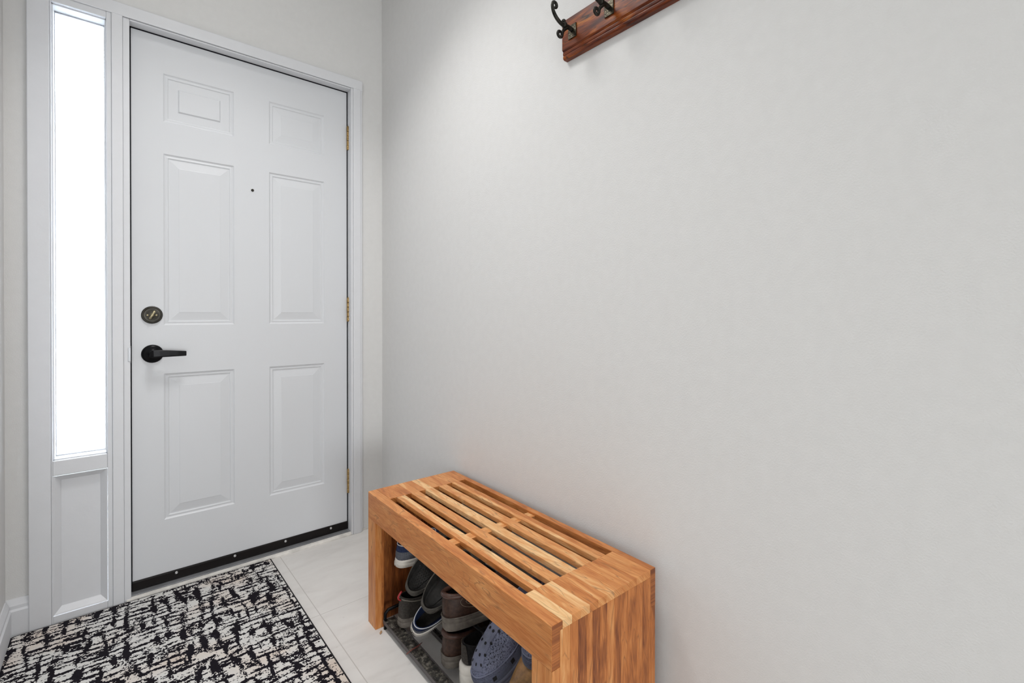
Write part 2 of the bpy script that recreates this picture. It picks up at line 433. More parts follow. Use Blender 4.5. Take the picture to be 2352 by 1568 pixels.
# ---- sidelight window
b = MB()
b.box(SX0, SX0 + 0.004, 0.0, 0.06, SZ0, SZ1); b.box(SX1 - 0.004, SX1, 0.0, 0.06, SZ0, SZ1)
b.box(SX0, SX1, 0.0, 0.06, SZ0, SZ0 + 0.004); b.box(SX0, SX1, 0.0, 0.06, SZ1 - 0.004, SZ1)
wf = struct(b.build('window_1', M['trim'], bevel=0.001), 'tall narrow sidelight with textured glass left of the door', 'window')
bx(SX0 + 0.004, SX1 - 0.004, 0.047, 0.051, SZ0 + 0.004, SZ1 - 0.004).build('pane', M['glass'], wf)
b = MB()
for a in ((SX0 + 0.003, SX0 + 0.006, 0.044, 0.047, SZ0 + 0.004, SZ1 - 0.004), (SX1 - 0.006, SX1 - 0.003, 0.044, 0.047, SZ0 + 0.004, SZ1 - 0.004), (SX0 + 0.004, SX1 - 0.004, 0.043, 0.047, SZ0 + 0.004, SZ0 + 0.008), (SX0 + 0.004, SX1 - 0.004, 0.043, 0.047, SZ1 - 0.009, SZ1 - 0.004)):
    b.box(*a)
b.build('glazing_bead', M['alu'], wf)
# outdoors seen blurred through the pane
M['outside'] = plain('dark_path', (0.07, 0.078, 0.07), 0.8, 0, 10, 0.1, 0.1)  # even dark ground colour, greys the lower part of the pane
M['soffit'] = plain('porch_soffit', (0.16, 0.17, 0.19), 0.7)
struct(bx(-4, 3, 0.14, 6, -0.12, -0.06).build('ground', M['outside']), 'dark path outside the door', 'ground')
struct(bx(-4, 3, 0.14, 1.10, 2.36, 2.45).build('roof_overhang', M['soffit']), 'porch soffit outside the door', 'roof')

# ---- baseboards
def base_prof(): return [(0.0, 0.0), (-0.014, 0.0), (-0.014, 0.082), (-0.010, 0.088), (-0.010, 0.098), (-0.005, 0.112), (-0.003, 0.118), (0.0, 0.118)]
b = MB(); b.prism(base_prof(), 'x', XL, -1.205)
struct(b.build('baseboard_door', M['trim']), 'short white baseboard between the left wall and door casing', 'baseboard')
b = MB(); b.prism([(XL - p[0], p[1]) for p in base_prof()], 'y', -1.15, -0.014)
struct(b.build('baseboard_left', M['trim']), 'white baseboard along the left wall', 'baseboard')
# short white base strip right of the casing
struct(bx(-0.104, -0.004, -0.004, 0.0, 0.0, 0.006).build('trim_2', M['thresh']), 'thin caulk line at the wall foot beside the bench', 'trim')

# ---- threshold
th = MB(); th.prism([(0.12, 0.0), (0.12, 0.016), (0.022, 0.016), (0.0, 0.0145), (-0.0, 0.0)], 'x', DX0, DX1)
tho = struct(th.build('trim_3', M['alu'], bevel=0.001), 'grey metal door sill under the front door', 'threshold')
b = MB(); b.prism([(0.0, 0.0), (0.0, 0.0125), (-0.004, 0.013), (-0.012, 0.011), (-0.0165, 0.005), (-0.017, 0.0)], 'x', DX0 - 0.013, DX1 + 0.0)
b.build('sill_nosing', M['thresh'], tho)
bx(DX0, DX1, -0.0005, 0.0012, 0.0, 0.0139).build('sill_joint', M['gap'], tho)

# ================================================================ FRONT DOOR
X0, X1, Z0, Z1, YD = DX0 + 0.0046, DX1 - 0.0044, 0.020, DZ1 - 0.0046, 0.030
def door():
    b = MB()
    xs = [X0, -0.852, -0.621, -0.492, -0.264, X1]
    zs = [Z0, 0.250, 0.796, 0.977, 1.616, 1.735, 1.914, Z1]
    for i in range(len(xs) - 1):
        for j in range(len(zs) - 1):
            if i in (1, 3) and j in (1, 3, 5):
                rings = [(0, 0), (0.004, 0.0035), (0.007, 0.0045), (0.011, 0.0035), (0.014, 0.0040), (0.016, 0.0065), (0.020, 0.0065), (0.047, 0.0022), (0.0485, 0.0016)]
                if i == 1 and j == 5:
                    rings = [(0, 0), (0.004, 0.0035), (0.007, 0.0045), (0.011, 0.0035), (0.014, 0.0040), (0.016, 0.0065), (0.046, 0.0062), (0.050, 0.0015)]
                recessed_panel(b, xs[i], xs[i + 1], zs[j], zs[j + 1], YD, rings)
            else:
                base = len(b.v)
                b.v += [(xs[i], YD, zs[j]), (xs[i + 1], YD, zs[j]), (xs[i + 1], YD, zs[j + 1]), (xs[i], YD, zs[j + 1])]
                b.face([base, base + 1, base + 2, base + 3])
    # edges and back
    base = len(b.v)
    b.v += [(x, y, z) for y in (YD, YD + 0.044) for (x, z) in ((X0, Z0), (X1, Z0), (X1, Z1), (X0, Z1))]
    for k in range(4): b.face([base + k, base + (k + 1) % 4, base + 4 + (k + 1) % 4, base + 4 + k])
    b.face([base + 4, base + 5, base + 6, base + 7])
    o = b.build('door_1', M['door'])
    me = o.data; bm = bmesh.new(); bm.from_mesh(me)
    bmesh.ops.remove_doubles(bm, verts=bm.verts, dist=1e-5); bmesh.ops.recalc_face_normals(bm, faces=bm.faces)
    bm.to_mesh(me); bm.free()
    return o
door_o = struct(door(), 'white six-panel front door with black lever handle', 'door')
# deadbolt
b = MB(); b.lathe([(0.0320, 0.0), (0.0322, -0.003), (0.0300, -0.0065), (0.0275, -0.0072), (0.0260, -0.0055), (0.0235, -0.0055), (0.0, -0.0058)], -0.887, YD, 1.015)
db = b.build('deadbolt', M['bronze'], door_o)
b = MB(); b.lathe([(0.0062, 0), (0.0062, -0.005), (0.0, -0.005)], -0.887, YD - 0.005, 1.015, n=16)
r_ = []
for k, (s_, w_, t_) in enumerate([(-0.0170, 0.0030, 0.0015), (-0.014, 0.0046, 0.003), (-0.006, 0.0038, 0.0045), (0.0, 0.0050, 0.005), (0.006, 0.0038, 0.0045), (0.014, 0.0046, 0.003), (0.0170, 0.0030, 0.0015)]):
    a_ = math.radians(62); dx, dz = math.cos(a_), math.sin(a_)
    c = Vector((-0.887 + dx * s_, YD - 0.0145, 1.015 + dz * s_)); nx, nz = -dz, dx
    r_.append([c + Vector((nx * w_ * math.cos(q), -t_ * math.sin(q) * 1.6, nz * w_ * math.cos(q))) for q in [2 * PI * i / 10 for i in range(10)]])
bs = b.grid(r_); b.cap(bs, 10, True); b.cap(bs + 60, 10)
tag(b.build('thumb_turn', M['brass_pale'], db), 'pale brass thumb turn')
for sx in (-0.0135, 0.0125):
    b = MB(); b.lathe([(0.0034, 0), (0.0030, -0.0022), (0.0015, -0.0026), (0.0013, -0.001), (0, -0.001)], -0.887 + sx, YD - 0.0055, 1.0142, n=14)
    b.build('screw', M['brass_pale'], db)
# lever handle
b = MB(); b.lathe([(0.0335, 0.0), (0.0335, -0.003), (0.031, -0.0075), (0.024, -0.0105), (0.014, -0.012), (0.0115, -0.016), (0.0115, -0.038), (0.0, -0.0385)], -0.886, YD, 0.872)
hd = b.build('lever_handle', M['black_metal'], door_o)
b = MB()
rr = []
for (x, zc, hw, yy, th_) in [(-0.899, 0.872, 0.0105, -0.044, 0.006), (-0.888, 0.873, 0.0138, -0.046, 0.008), (-0.870, 0.8735, 0.0132, -0.047, 0.0075), (-0.842, 0.8725, 0.0118, -0.048, 0.0062), (-0.815, 0.8715, 0.0104, -0.048, 0.0055), (-0.7915, 0.8705, 0.0090, -0.047, 0.005), (-0.7900, 0.8705, 0.0080, -0.047, 0.0042)]:
    rr.append([(x, YD + yy + th_ * sy, zc + hw * sz) for sy, sz in ((-1, -0.7), (-1, 0.7), (-0.7, 1), (0.7, 1), (1, 0.7), (1, -0.7), (0.7, -1), (-0.7, -1))])
bs = b.grid(rr, smooth=False); b.cap(bs, 8, True); b.cap(bs + 48, 8)
lv = b.build('lever', M['black_metal'], hd, bevel=0.0008)
hd.location = (0, 0, 0); lv.location = (0.003, 0, 0.001)
# peephole
b = MB(); b.lathe([(0.0055, 0), (0.0055, -0.002), (0.004, -0.003), (0.0035, -0.001), (0, -0.001)], -0.5544, YD, 1.529, n=16)
b.build('peephole', M['bronze'], door_o)
# sweep and screws
swp = MB(); swp.prism([(YD, 0.0515), (YD - 0.0045, 0.051), (YD - 0.0055, 0.047), (YD - 0.0055, 0.022), (YD - 0.004, 0.016), (YD, 0.016)], 'x', X0 - 0.0005, X1 + 0.0005)
sw = swp.build('door_sweep', M['sweep'], door_o)
for x in (-0.8158, -0.6221, -0.4312, -0.2382):
    b = MB(); b.lathe([(0.0052, 0), (0.0048, -0.0015), (0.0022, -0.0026), (0.0015, -0.001), (0, -0.001)], x, YD - 0.0055, 0.0415, n=14)
    b.build('screw', M['steel'], sw)
# hinges
for k, (z0, z1) in enumerate([(1.7805, 1.888), (0.984, 1.0915), (0.1855, 0.2925)]):
    b = MB(); n_ = 5; hgt = (z1 - z0) / n_
    for i in range(n_):
        r0 = 0.0068 - (0.0004 if i % 2 else 0)
        b.lathe([(r0 * 0.86, 0.0003), (r0, 0.0014), (r0, hgt - 0.0014), (r0 * 0.86, hgt - 0.0003)], -0.1580, YD - 0.0090, z0 + i * hgt, axis='z', n=16)
    b.lathe([(0.0045, 0), (0.0045, 0.003), (0.002, 0.005), (0, 0.005)], -0.1580, YD - 0.0090, z1, axis='z', n=14)
    b.box(-0.1575, -0.1560, YD - 0.010, YD + 0.004, z0, z1)
    b.build('hinge', M['brass'], door_o)

# ================================================================ RUG
def rug():
    x0, x1, y0, y1, rad, t = XL + 0.004, -0.4985, -1.62, -0.0205, 0.022, 0.009
    def outline(ins, n=6):
        pts = []
        for cx, cy, a0 in ((x1 - 0.006, y1 - 0.006, 0), (x0 + rad, y1 - rad, 90), (x0 + rad, y0 + rad, 180), (x1 - rad, y0 + rad, 270)):
            r = (0.006 if a0 == 0 else rad) - ins
            if r < 0.0005: r = 0.0005
            for i in range(n + 1):
                a = math.radians(a0 + 90 * i / n)
                ccx, ccy = cx, cy
                if a0 == 0: ccx, ccy = x1 - max(0.006, ins + 0.0005), y1 - max(0.006, ins + 0.0005)
                pts.append((ccx + r * math.cos(a), ccy + r * math.sin(a)))
        return pts
    ed = MB()
    o0, o1, o2 = outline(0), outline(0.0015), outline(0.0065)
    ed.grid([[(p[0], p[1], 0.0) for p in o0], [(p[0], p[1], 0.0045) for p in o0], [(p[0], p[1], 0.0078) for p in o1], [(p[0], p[1], 0.0092) for p in outline(0.004)], [(p[0], p[1], 0.0078) for p in o2], [(p[0], p[1], 0.0) for p in o2]])
    root = empty('doormat', ((x0 + x1) / 2, (y0 + y1) / 2, 0))
    e = ed.build('edge_binding', M['rug_edge'], root, loc=(-root.location.x, -root.location.y, 0))
    f = MB(); i_ = outline(0.0060)
    f.v += [(p[0], p[1], 0.0085) for p in i_]; f.face(range(len(i_)), tone=0.5)
    n0 = len(i_); f.v += [(p[0], p[1], 0.0) for p in i_]
    for k in range(n0): f.face([k, (k + 1) % n0, n0 + (k + 1) % n0, n0 + k])
    f.build('pile', M['rug'], root, loc=(-root.location.x, -root.location.y, 0.0))
    tag(root, 'black and cream abstract woven rug in front of the door', 'rug')
rug()

# ================================================================ BENCH
BY = 0.01956
def bench_world(x, y, z=0): return (x + y * BY, y - x * BY, z)
BR = -BY   # bench rotation about z
bench = empty('bench', (0, 0, 0), (0, 0, BR))
bc = Vector((-0.173, -1.10, 0))
w_ = bench_world(bc.x, bc.y); bench.location = w_
tag(bench, 'orange-brown acacia wood bench with slatted top against the wall', 'bench')
def bbuild(b, name, bev=0.0012, m='acacia'):
    for i, v in enumerate(b.v): b.v[i] = (v[0] - bc.x, v[1] - bc.y, v[2])
    return b.build(name, M[m], bench, bevel=bev)
FX, BX, YF, YN, ZT = -0.3395, -0.0085, -0.6605, -1.5370, 0.4317
TT = 0.0165
# L-shaped rails carrying the aprons
b = MB(); b.prism([(FX, 0.345), (FX + 0.022, 0.345), (FX + 0.022, ZT - TT), (-0.3107, ZT - TT), (-0.3107, ZT), (FX, ZT)], 'y', YF, YN, tone=0.57, off=(3.13, 5.2))
bbuild(b, 'front_apron', 0.0018)
b = MB(); b.prism([(-0.0275, ZT), (-0.0275, ZT - TT), (BX - 0.018, ZT - TT), (BX - 0.018, 0.345), (BX, 0.345), (BX, ZT)], 'y', YF, YN, tone=0.50)
bbuild(b, 'back_apron', 0.0018)
xsb = [-0.3106 + i * (0.2830 / 11) for i in range(12)]
near_t = [0.92, 0.62, 0.83, 0.52, 0.60, 0.72, 0.58, 0.63, 0.50, 0.60, 0.64]
far_t = [0.50, 0.56, 0.50, 0.72, 0.55, 0.86, 0.62, 0.60, 0.56, 0.66, 0.56]
for nm, ya, yb, tones in (('top_end', YF, -0.767, far_t), ('top_end', YN, -1.4265, near_t)):
    b = MB()
    for i in range(11): b.box(xsb[i], xsb[i + 1], min(ya, yb), max(ya, yb), ZT - TT, ZT, 'y', tones[i])
    bbuild(b, nm, 0.0004)
slat_t = [0.70, 0.66, 0.84, 0.70, 0.64]
for k in range(5):
    xa = -0.2885 + k * 0.0517; xb = xa + 0.0290
    b = MB()
    if k in (0, 4):
        b.box(xa, xa + 0.012, -1.4265, -0.767, ZT - 0.0135, ZT, 'y', slat_t[k] - 0.1 + 0.2 * (k == 4)); b.box(xa + 0.012, xb, -1.4265, -0.767, ZT - 0.0135, ZT, 'y', slat_t[k] + 0.12 - 0.2 * (k == 4))
    else:
        b.box(xa, xb, -1.4265, -0.767, ZT - 0.0135, ZT, 'y', slat_t[k])
    bbuild(b, 'slat', 0.0008)
b = MB(); b.box(-0.3107, -0.0275, -1.1400, -1.1085, ZT - TT - 0.012, ZT - 0.0065, 'x', 0.72)
bbuild(b, 'cross_bar', 0.0008)
# end legs: laminated panels with thick front and back posts
nt_ = [0.62, 0.50, 0.30, 0.47, 0.30, 0.40, 0.55, 0.33, 0.44, 0.40, 0.46, 0.36, 0.50]
for nm, yo, sgn, seed in (('leg_panel', YF, -1, 1), ('leg_panel', YN, 1, 2)):
    b = MB(); zt = ZT - TT
    yi = yo + sgn * 0.058
    ya, yb = min(yo, yi), max(yo, yi)
    yp = yo + sgn * 0.024; pa, pb = min(yo, yp), max(yo, yp)
    b.box(FX + 0.0005, FX + 0.022, ya, yb, 0.0, 0.345, 'z', 0.58)
    b.box(FX + 0.022, FX + 0.029, ya, yb, 0.0, zt, 'z', 0.40 if seed == 1 else 0.70)
    b.box(BX - 0.018, BX - 0.0005, ya, yb, 0.0, 0.345, 'z', 0.45)
    b.box(BX - 0.026, BX - 0.018, ya, yb, 0.0, zt, 'z', 0.45)
    xa, xb = FX + 0.029, BX - 0.026; n = 12
    ws = [0.9, 1.0, 1.1, 0.8, 1.0, 1.0, 1.05, 0.95, 1.0, 1.5, 0.9, 1.0]; tot = sum(ws); x = xa
    for i in range(n):
        x2 = x + (xb - xa) * ws[i] / tot
        b.box(x, x2, pa, pb, 0.0 if seed == 2 else 0.0, zt, 'z', nt_[i] if seed == 2 else 0.16 + 0.20 * random.random()); x = x2
    # inner cross rail under the top
    b.box(xa, xb, min(yp, yi), max(yp, yi), zt - 0.03, zt, 'x', 0.45)
    bbuild(b, nm, 0.0006)

# ================================================================ COAT RACK
rack = empty('coat_rack', (0, -1.52, 1.79))
tag(rack, 'dark red-brown stained wooden coat rack with iron hooks on the wall', 'coat rack')
def rk(b, name, m, parent=rack, **kw):
    for i, v in enumerate(b.v): b.v[i] = (v[0], v[1] + 1.52, v[2] - 1.79)
    return b.build(name, M[m], parent, **kw)
b = MB()
prof = [(-0.0005, 1.7385), (-0.014, 1.7385), (-0.018, 1.7420), (-0.0185, 1.7480), (-0.0165, 1.7500), (-0.0185, 1.7515), (-0.0190, 1.7580), (-0.0172, 1.7600), (-0.0220, 1.7640), (-0.0220, 1.8450), (-0.0200, 1.8465), (-0.0005, 1.8465)]
b.prism(prof, 'y', -1.2215, -1.83, tone=0.45)
rk(b, 'backboard', 'cherry', bevel=0.001)
def curl(y, pts, r): return [(x, y, z) for x, z in pts], r
for y in (-1.262, -1.389, -1.516, -1.643, -1.770):
    b = MB()
    b.box(-0.0255, -0.0215, y - 0.0145, y + 0.0145, 1.7825, 1.8195)
    pl = rk(b, 'hook_plate', 'iron_plate', bevel=0.0008)
    b = MB()
    # upper prong
    up = []
    for i in range(9):   # arm out of the plate
        t = i / 8; up.append((-0.0255 - 0.030 * t, y, 1.8040 + 0.002 * math.sin(t * PI)))
    for i in range(1, 13):
        t = i / 12; up.append((-0.0555 - 0.0455 * math.sin(t * PI / 2) , y, 1.8040 + 0.038 * (1 - math.cos(t * PI / 2)) + 0.0 * t))
    cx, cz, r0 = -0.0915, 1.8440, 0.0095
    for i in range(1, 15):
        a = math.radians(180 + 0 - i * 21); rr_ = r0 * (1 - 0.035 * i)
        up.append((cx + rr_ * math.cos(a), y, cz + rr_ * math.sin(a)))
    rad = [0.0060] * 9 + [0.0056 - 0.0012 * i / 12 for i in range(1, 13)] + [0.0044 - 0.00004 * i for i in range(1, 15)]
    b.tube(up, rad, 9)
    # lower scroll
    lo = []
    for i in range(9):
        t = i / 8; lo.append((-0.0440 - 0.020 * math.sin(t * PI * 0.5), y, 1.8030 - 0.026 * t))
    cx, cz = -0.0640, 1.7790
    for i in range(0, 15):
        a = math.radians(-20 - i * 20); rr_ = 0.0090 * (1 - 0.02 * i)
        lo.append((cx - 0.009 + rr_ * math.cos(a), y, cz - 0.004 + rr_ * math.sin(a)))
    b.tube(lo, [0.0046] * 9 + [0.0039] * 15, 8)
    # knuckle where the prongs meet
    b.lathe([(0.002, -0.007), (0.0075, -0.004), (0.0085, 0), (0.0075, 0.004), (0.002, 0.007)], -0.055, y, 1.806, axis='x', n=12)
    b.lathe([(0.0015, -0.0045), (0.005, -0.003), (0.006, 0), (0.005, 0.003), (0.0015, 0.0045)], -0.058, y, 1.8155, axis='z', n=12)
    rk(b, 'hook', 'iron', parent=pl)

# ================================================================ SHOE RACK
def tob(x, y, z=0): return bench_world(x, y, z)
M['rail_face'] = plain('scuffed_dark_metal', (0.075, 0.066, 0.066), 0.5, 0.1, 80, 0.3, 0.3)
def dirty():
    m, nt, b = mat('dirty_channel')
    tc = N(nt, 'ShaderNodeTexCoord')
    n = N(nt, 'ShaderNodeTexNoise'); n.inputs['Scale'].default_value = 95; n.inputs['Detail'].default_value = 6; n.inputs['Roughness'].default_value = 0.7
    link(nt, tc.outputs['Object'], n.inputs['Vector'])
    r = ramp(nt, n.outputs[0], [(0.40, (0.008, 0.008, 0.008)), (0.50, (0.035, 0.032, 0.027)), (0.60, (0.16, 0.145, 0.12)), (0.72, (0.36, 0.33, 0.29))])
    link(nt, r.outputs[0], b.inputs['Base Color']); b.inputs['Roughness'].default_value = 0.35
    bump(nt, n.outputs[0], b, 0.9, 0.003)
    return m
M['dirty'] = dirty()
sr = empty('shoe_rack', bench_world(-0.17, -1.10, 0), (0, 0, BR))
tag(sr, 'low black metal shoe rack standing on the floor under the bench', 'shoe rack')
def sbuild(b, name, m, **kw):
    for i, v in enumerate(b.v): b.v[i] = (v[0] + 0.17, v[1] + 1.10, v[2])
    return b.build(name, M[m], sr, **kw)
yA, yB = -0.728, -1.470
def rail(x0, w, zt, name='rail'):
    b = MB(); b.box(x0, x0 + 0.002, yB, yA, zt - 0.012, zt); b.box(x0 + w - 0.002, x0 + w, yB, yA, zt - 0.012, zt + 0.0005); b.box(x0, x0 + w, yB, yA, zt - 0.012, zt - 0.010)
    r = sbuild(b, name, 'rail_face', bevel=0.0005)
    b = MB(); n = 60
    rows = []
    for j in range(5):
        row = []
        for i in range(n + 1):
            y = yA + (yB - yA) * i / n; x = x0 + 0.002 + (w - 0.004) * j / 4
            row.append((x, y, zt - 0.0035 + 0.0022 * noise.noise(Vector((x * 90, y * 60, 0)))))
        rows.append(row)
    b.grid(rows, closed_u=False)
    for i, v in enumerate(b.v): b.v[i] = (v[0] + 0.17, v[1] + 1.10, v[2])
    b.build('grime', M['dirty'], r)
rail(-0.3180, 0.038, 0.030)
rail(-0.2200, 0.016, 0.030)
rail(-0.0600, 0.016, 0.060)
for y in (yA - 0.004, yB + 0.004):
    b = MB()
    b.tube([(-0.3120, y, 0.0), (-0.3120, y, 0.050), (-0.302, y, 0.058), (-0.045, y, 0.070), (-0.035, y, 0.062), (-0.035, y, 0.0)], 0.0052, 8)
    sbuild(b, 'side_frame', 'black_metal')
for x, z in ((-0.215, 0.1600), (-0.060, 0.205)):
    b = MB(); b.tube([(x, yA, z), (x, yB, z)], 0.005, 8)
    for y in (yA, yB): b.tube([(x, y, 0.060), (x, y, z)], 0.005, 8)
    sbuild(b, 'upper_bar', 'black_metal')

# ================================================================ SHOES
def lerp(a, b, t): return a + (b - a) * t
def interp(tab, s):
    for (a, va), (b_, vb) in zip(tab, tab[1:]):
        if s <= b_:
            t = (s - a) / (b_ - a); t = t * t * (3 - 2 * t); return va + (vb - va) * t
    return tab[-1][1]
NT = 44
class Shoe:
    def __init__(s, L=0.29, W=0.105, sole=(0.028, 0.020), spring=0.012, collar=(0.075, 0.055, 0.070), toe_h=0.035, op=(0.235, 0.21, 0.31), wid=None, flare=0.0, side=1):
        s.L, s.W, s.sole, s.spring, s.collar, s.toe_h, s.op = L, W, sole, spring, collar, toe_h, op
        s.wid = wid or [(0, 0.82), (0.32, 0.72), (0.68, 1.0), (0.88, 0.93), (1.0, 0.85)]
        s.flare = flare; s.side = side
    def out(s, t, ins=0.0):
        c = math.cos(t); S_ = (1 - c) / 2; sn = math.sin(t)
        x = s.L * S_; y = s.W / 2 * interp(s.wid, S_) * math.copysign(abs(sn) ** 0.72, sn)
        y += s.side * 0.007 * math.sin((S_ - 0.25) * PI) * S_
        # inset toward the middle
        cx = min(max(x, s.W * 0.45), s.L - s.W * 0.45); v = Vector((x - cx, y))
        l = v.length
        if l > 1e-6: v *= max(0, (l - ins)) / l
        return cx + v.x, v.y, S_
    def st(s, S_): return lerp(s.sole[0], s.sole[1], min(1, S_ * 1.2)) 
    def lift(s, S_): return s.spring * max(0, (S_ - 0.6) / 0.4) ** 2
    def opening(s, t, k=1.0):
        # ellipse in plan; centre x, half length, half width from op = (centre s, half len s, half width ratio)
        c, a, w = s.op
        x = s.L * (c - a * k * math.cos(t)); y = s.W * w * k * math.sin(t)
        q = (1 - math.cos(t)) / 2    # 0 at heel, 1 at tongue
        ch, cs, cf = s.collar
        z = (ch * (1 - q) ** 2 + 2 * cs * q * (1 - q) * 1.0 + cf * q * q) if True else 0
        return Vector((x, y, z + s.st(0.3)))
    def up(s, t, v, off=0.0):
        x, y, S_ = s.out(t, 0.004 + s.flare)
        B = Vector((x, y, s.st(S_) + s.lift(S_) - 0.002))
        T = s.opening(t)
        h = lerp(s.collar[0] * 0.55, s.toe_h, min(1, max(0, (S_ - 0.1) / 0.8)))
        C1 = B + Vector((0, 0, h * 0.55)) + Vector((x - s.L * 0.5, y, 0)).normalized() * 0.003
        C2 = lerp(B, T, 0.35) + Vector((0, 0, h * 0.75 * (1 if S_ < 0.4 else 1.15)))
        a, b_, c, d = (1 - v) ** 3, 3 * v * (1 - v) ** 2, 3 * v * v * (1 - v), v ** 3
        P = B * a + C1 * b_ + C2 * c + T * d
        return P
    def nrm(s, t, v):
        e = 0.01
        d1 = s.up(t + e, v) - s.up(t - e, v); d2 = s.up(t, min(1, v + e)) - s.up(t, max(0, v - e))
        n = d1.cross(d2)
        if n.length < 1e-12: return Vector((0, 0, 1))
        n.normalize()
        c = Vector((s.L * 0.5, 0, 0.02))
        if n.dot(s.up(t, v) - c) < 0: n = -n
        return n
    TS = [2 * PI * i / NT for i in range(NT)]
    def sole_mesh(s, grooves=1, lip=0.0015, lug=0):
        b = MB(); rows = []
        def ring(ins, zf, lugz=0):
            r = []
            for i, t in enumerate(s.TS):
                x, y, S_ = s.out(t, ins)
                z = s.lift(S_) + zf * s.st(S_)
                r.append((x, y, z))
            return r
        seq = [(0.008, 0.0), (0.002, 0.03), (0.0, 0.12), (-0.0005, 0.45), (-0.0005, 0.55)]
        if grooves: seq += [(0.0010, 0.60), (0.0010, 0.63), (-0.0008, 0.68)]
        seq += [(0.0, 0.93), (0.0025, 1.0), (0.008, 1.0)]
        for ins, zf in seq: rows.append(ring(ins + 0.001, zf))
        bs = b.grid(rows); b.cap(bs, NT, True); b.cap(bs + NT * (len(rows) - 1), NT)
        return b
    def upper_mesh(s, n=9, th=0.0035):
        b = MB(); rows = [[s.up(t, k / n) for t in s.TS] for k in range(n + 1)]
        # rolled collar and lining wall
        top = rows[-1]; cx = Vector((s.L * s.op[0], 0, 0))
        for ins, dz in ((0.0015, 0.0018), (0.0035, 0.0012), (0.005, -0.003)):
            r = []
            for p in top:
                d = Vector((cx.x - p.x, -p.y, 0)); d.normalize(); q = p + d * ins; q.z += dz; r.append(q)
            rows.append(r)
        b.grid(rows); return b
    def lining_mesh(s, zi=0.004):
        b = MB(); rows = []
        cx = Vector((s.L * s.op[0], 0, 0))
        r0 = []
        for t in s.TS:
            p = s.opening(t); d = Vector((cx.x - p.x, -p.y, 0)).normalized(); q = p + d * 0.0045; q.z += 0.0005; r0.append(q)
        rows.append(r0)
        for f in (0.35, 0.7, 0.93):
            r = []
            for t, p in zip(s.TS, r0):
                e = s.opening(t, 1.0); x, y, S_ = s.out(t, 0.014)
                gx = min(x, s.L * 0.72)
                z1 = s.st(0.3) + zi
                r.append(Vector((lerp(p.x, gx, f * 0.8), lerp(p.y, y * 0.9, f * 0.8), lerp(p.z, z1, f))))
            rows.append(r)
        bs = b.grid(rows)
        return b, rows[-1]
    def insole_mesh(s, zi=0.004):
        b = MB(); z = s.st(0.3) + zi
        rows = []
        for k in (1.0, 0.93, 0.5, 0.02):
            r = []
            for t in s.TS:
                x, y, S_ = s.out(t, 0.010); x = min(x, s.L * 0.8)
                cx = s.L * 0.35
                r.append((cx + (x - cx) * k, y * k, z + (0.004 if k == 1.0 else 0) - 0.001 * (1 - k)))
            rows.append(r)
        bs = b.grid(rows); b.cap(bs + NT * 3, NT)
        return b
    def on(s, b, t, v, w, h, ang=0.0, lift=0.0006, n=10):
        """flat oval decal laid on the upper at (t,v)"""
        P = s.up(t, v); nn = s.nrm(t, v)
        e = 0.01; d1 = (s.up(t + e, v) - s.up(t - e, v)).normalized(); d2 = nn.cross(d1)
        u = d1 * math.cos(ang) + d2 * math.sin(ang); q = nn.cross(u)
        base = len(b.v)
        b.v += [tuple(P + nn * lift + u * w * math.cos(2 * PI * i / n) + q * h * math.sin(2 * PI * i / n)) for i in range(n)]
        b.v += [tuple(P - nn * 0.0015 + u * w * 0.9 * math.cos(2 * PI * i / n) + q * h * 0.9 * math.sin(2 * PI * i / n)) for i in range(n)]
        b.face(range(base, base + n), tone=0.5)
        for i in range(n): b.face([base + i, base + (i + 1) % n, base + n + (i + 1) % n, base + n + i])
    def line(s, pts, r, closed=False, b=None, lift=0.0006, sub=5):
        """tube along (t,v) path on the upper"""
        b = b or MB(); P = []
        for (t0, v0), (t1, v1) in zip(pts, pts[1:]):
            for i in range(sub):
                f = i / sub; t, v = lerp(t0, t1, f), lerp(v0, v1, f); P.append(s.up(t, v) + s.nrm(t, v) * lift)
        t, v = pts[-1]; P.append(s.up(t, v) + s.nrm(t, v) * lift)
        b.tube(P, r, 6); return b
    def stitches(s, pts, length=0.0026, gap=0.0016, r=0.00062):
        for _ in range(2):
            q = [pts[0]]
            for a_, b_ in zip(pts, pts[1:]):
                q += [(lerp(a_[0], b_[0], 0.25), lerp(a_[1], b_[1], 0.25)), (lerp(a_[0], b_[0], 0.75), lerp(a_[1], b_[1], 0.75))]
            pts = q + [pts[-1]]
        P = []
        for (t0, v0), (t1, v1) in zip(pts, pts[1:]):
            for i in range(6):
                f = i / 12; P.append((lerp(t0, t1, f), lerp(v0, v1, f)))
        P = [s.up(t, v) + s.nrm(t, v) * 0.0006 for t, v in P]
        b = MB(); acc = 0; on_ = True; cur = [P[0]]
        for p, q in zip(P, P[1:]):
            d = (q - p).length; pos = 0
            while pos < d:
                lim = length if on_ else gap
                step = min(lim - acc, d - pos); pos += step; acc += step
                pt = p.lerp(q, pos / d)
                if acc >= lim - 1e-9:
                    if on_ and (pt - cur[0]).length > 1e-5: b.tube([cur[0], pt], r, 5)
                    on_ = not on_; acc = 0; cur = [pt]
        return b

def place(root, x, y, z, yaw=0, pitch=0, roll=0):
    """bench coordinates of the heel-bottom point; yaw 0 = toe pointing at the wall; pitch + = toe up; roll + = opening leans to the near end"""
    Rm = Matrix.Rotation(BR + math.radians(yaw), 4, 'Z') @ Matrix.Rotation(-math.radians(pitch), 4, 'Y') @ Matrix.Rotation(math.radians(roll), 4, 'X')
    root.matrix_world = Matrix.Translation(bench_world(x, y, z)) @ Rm

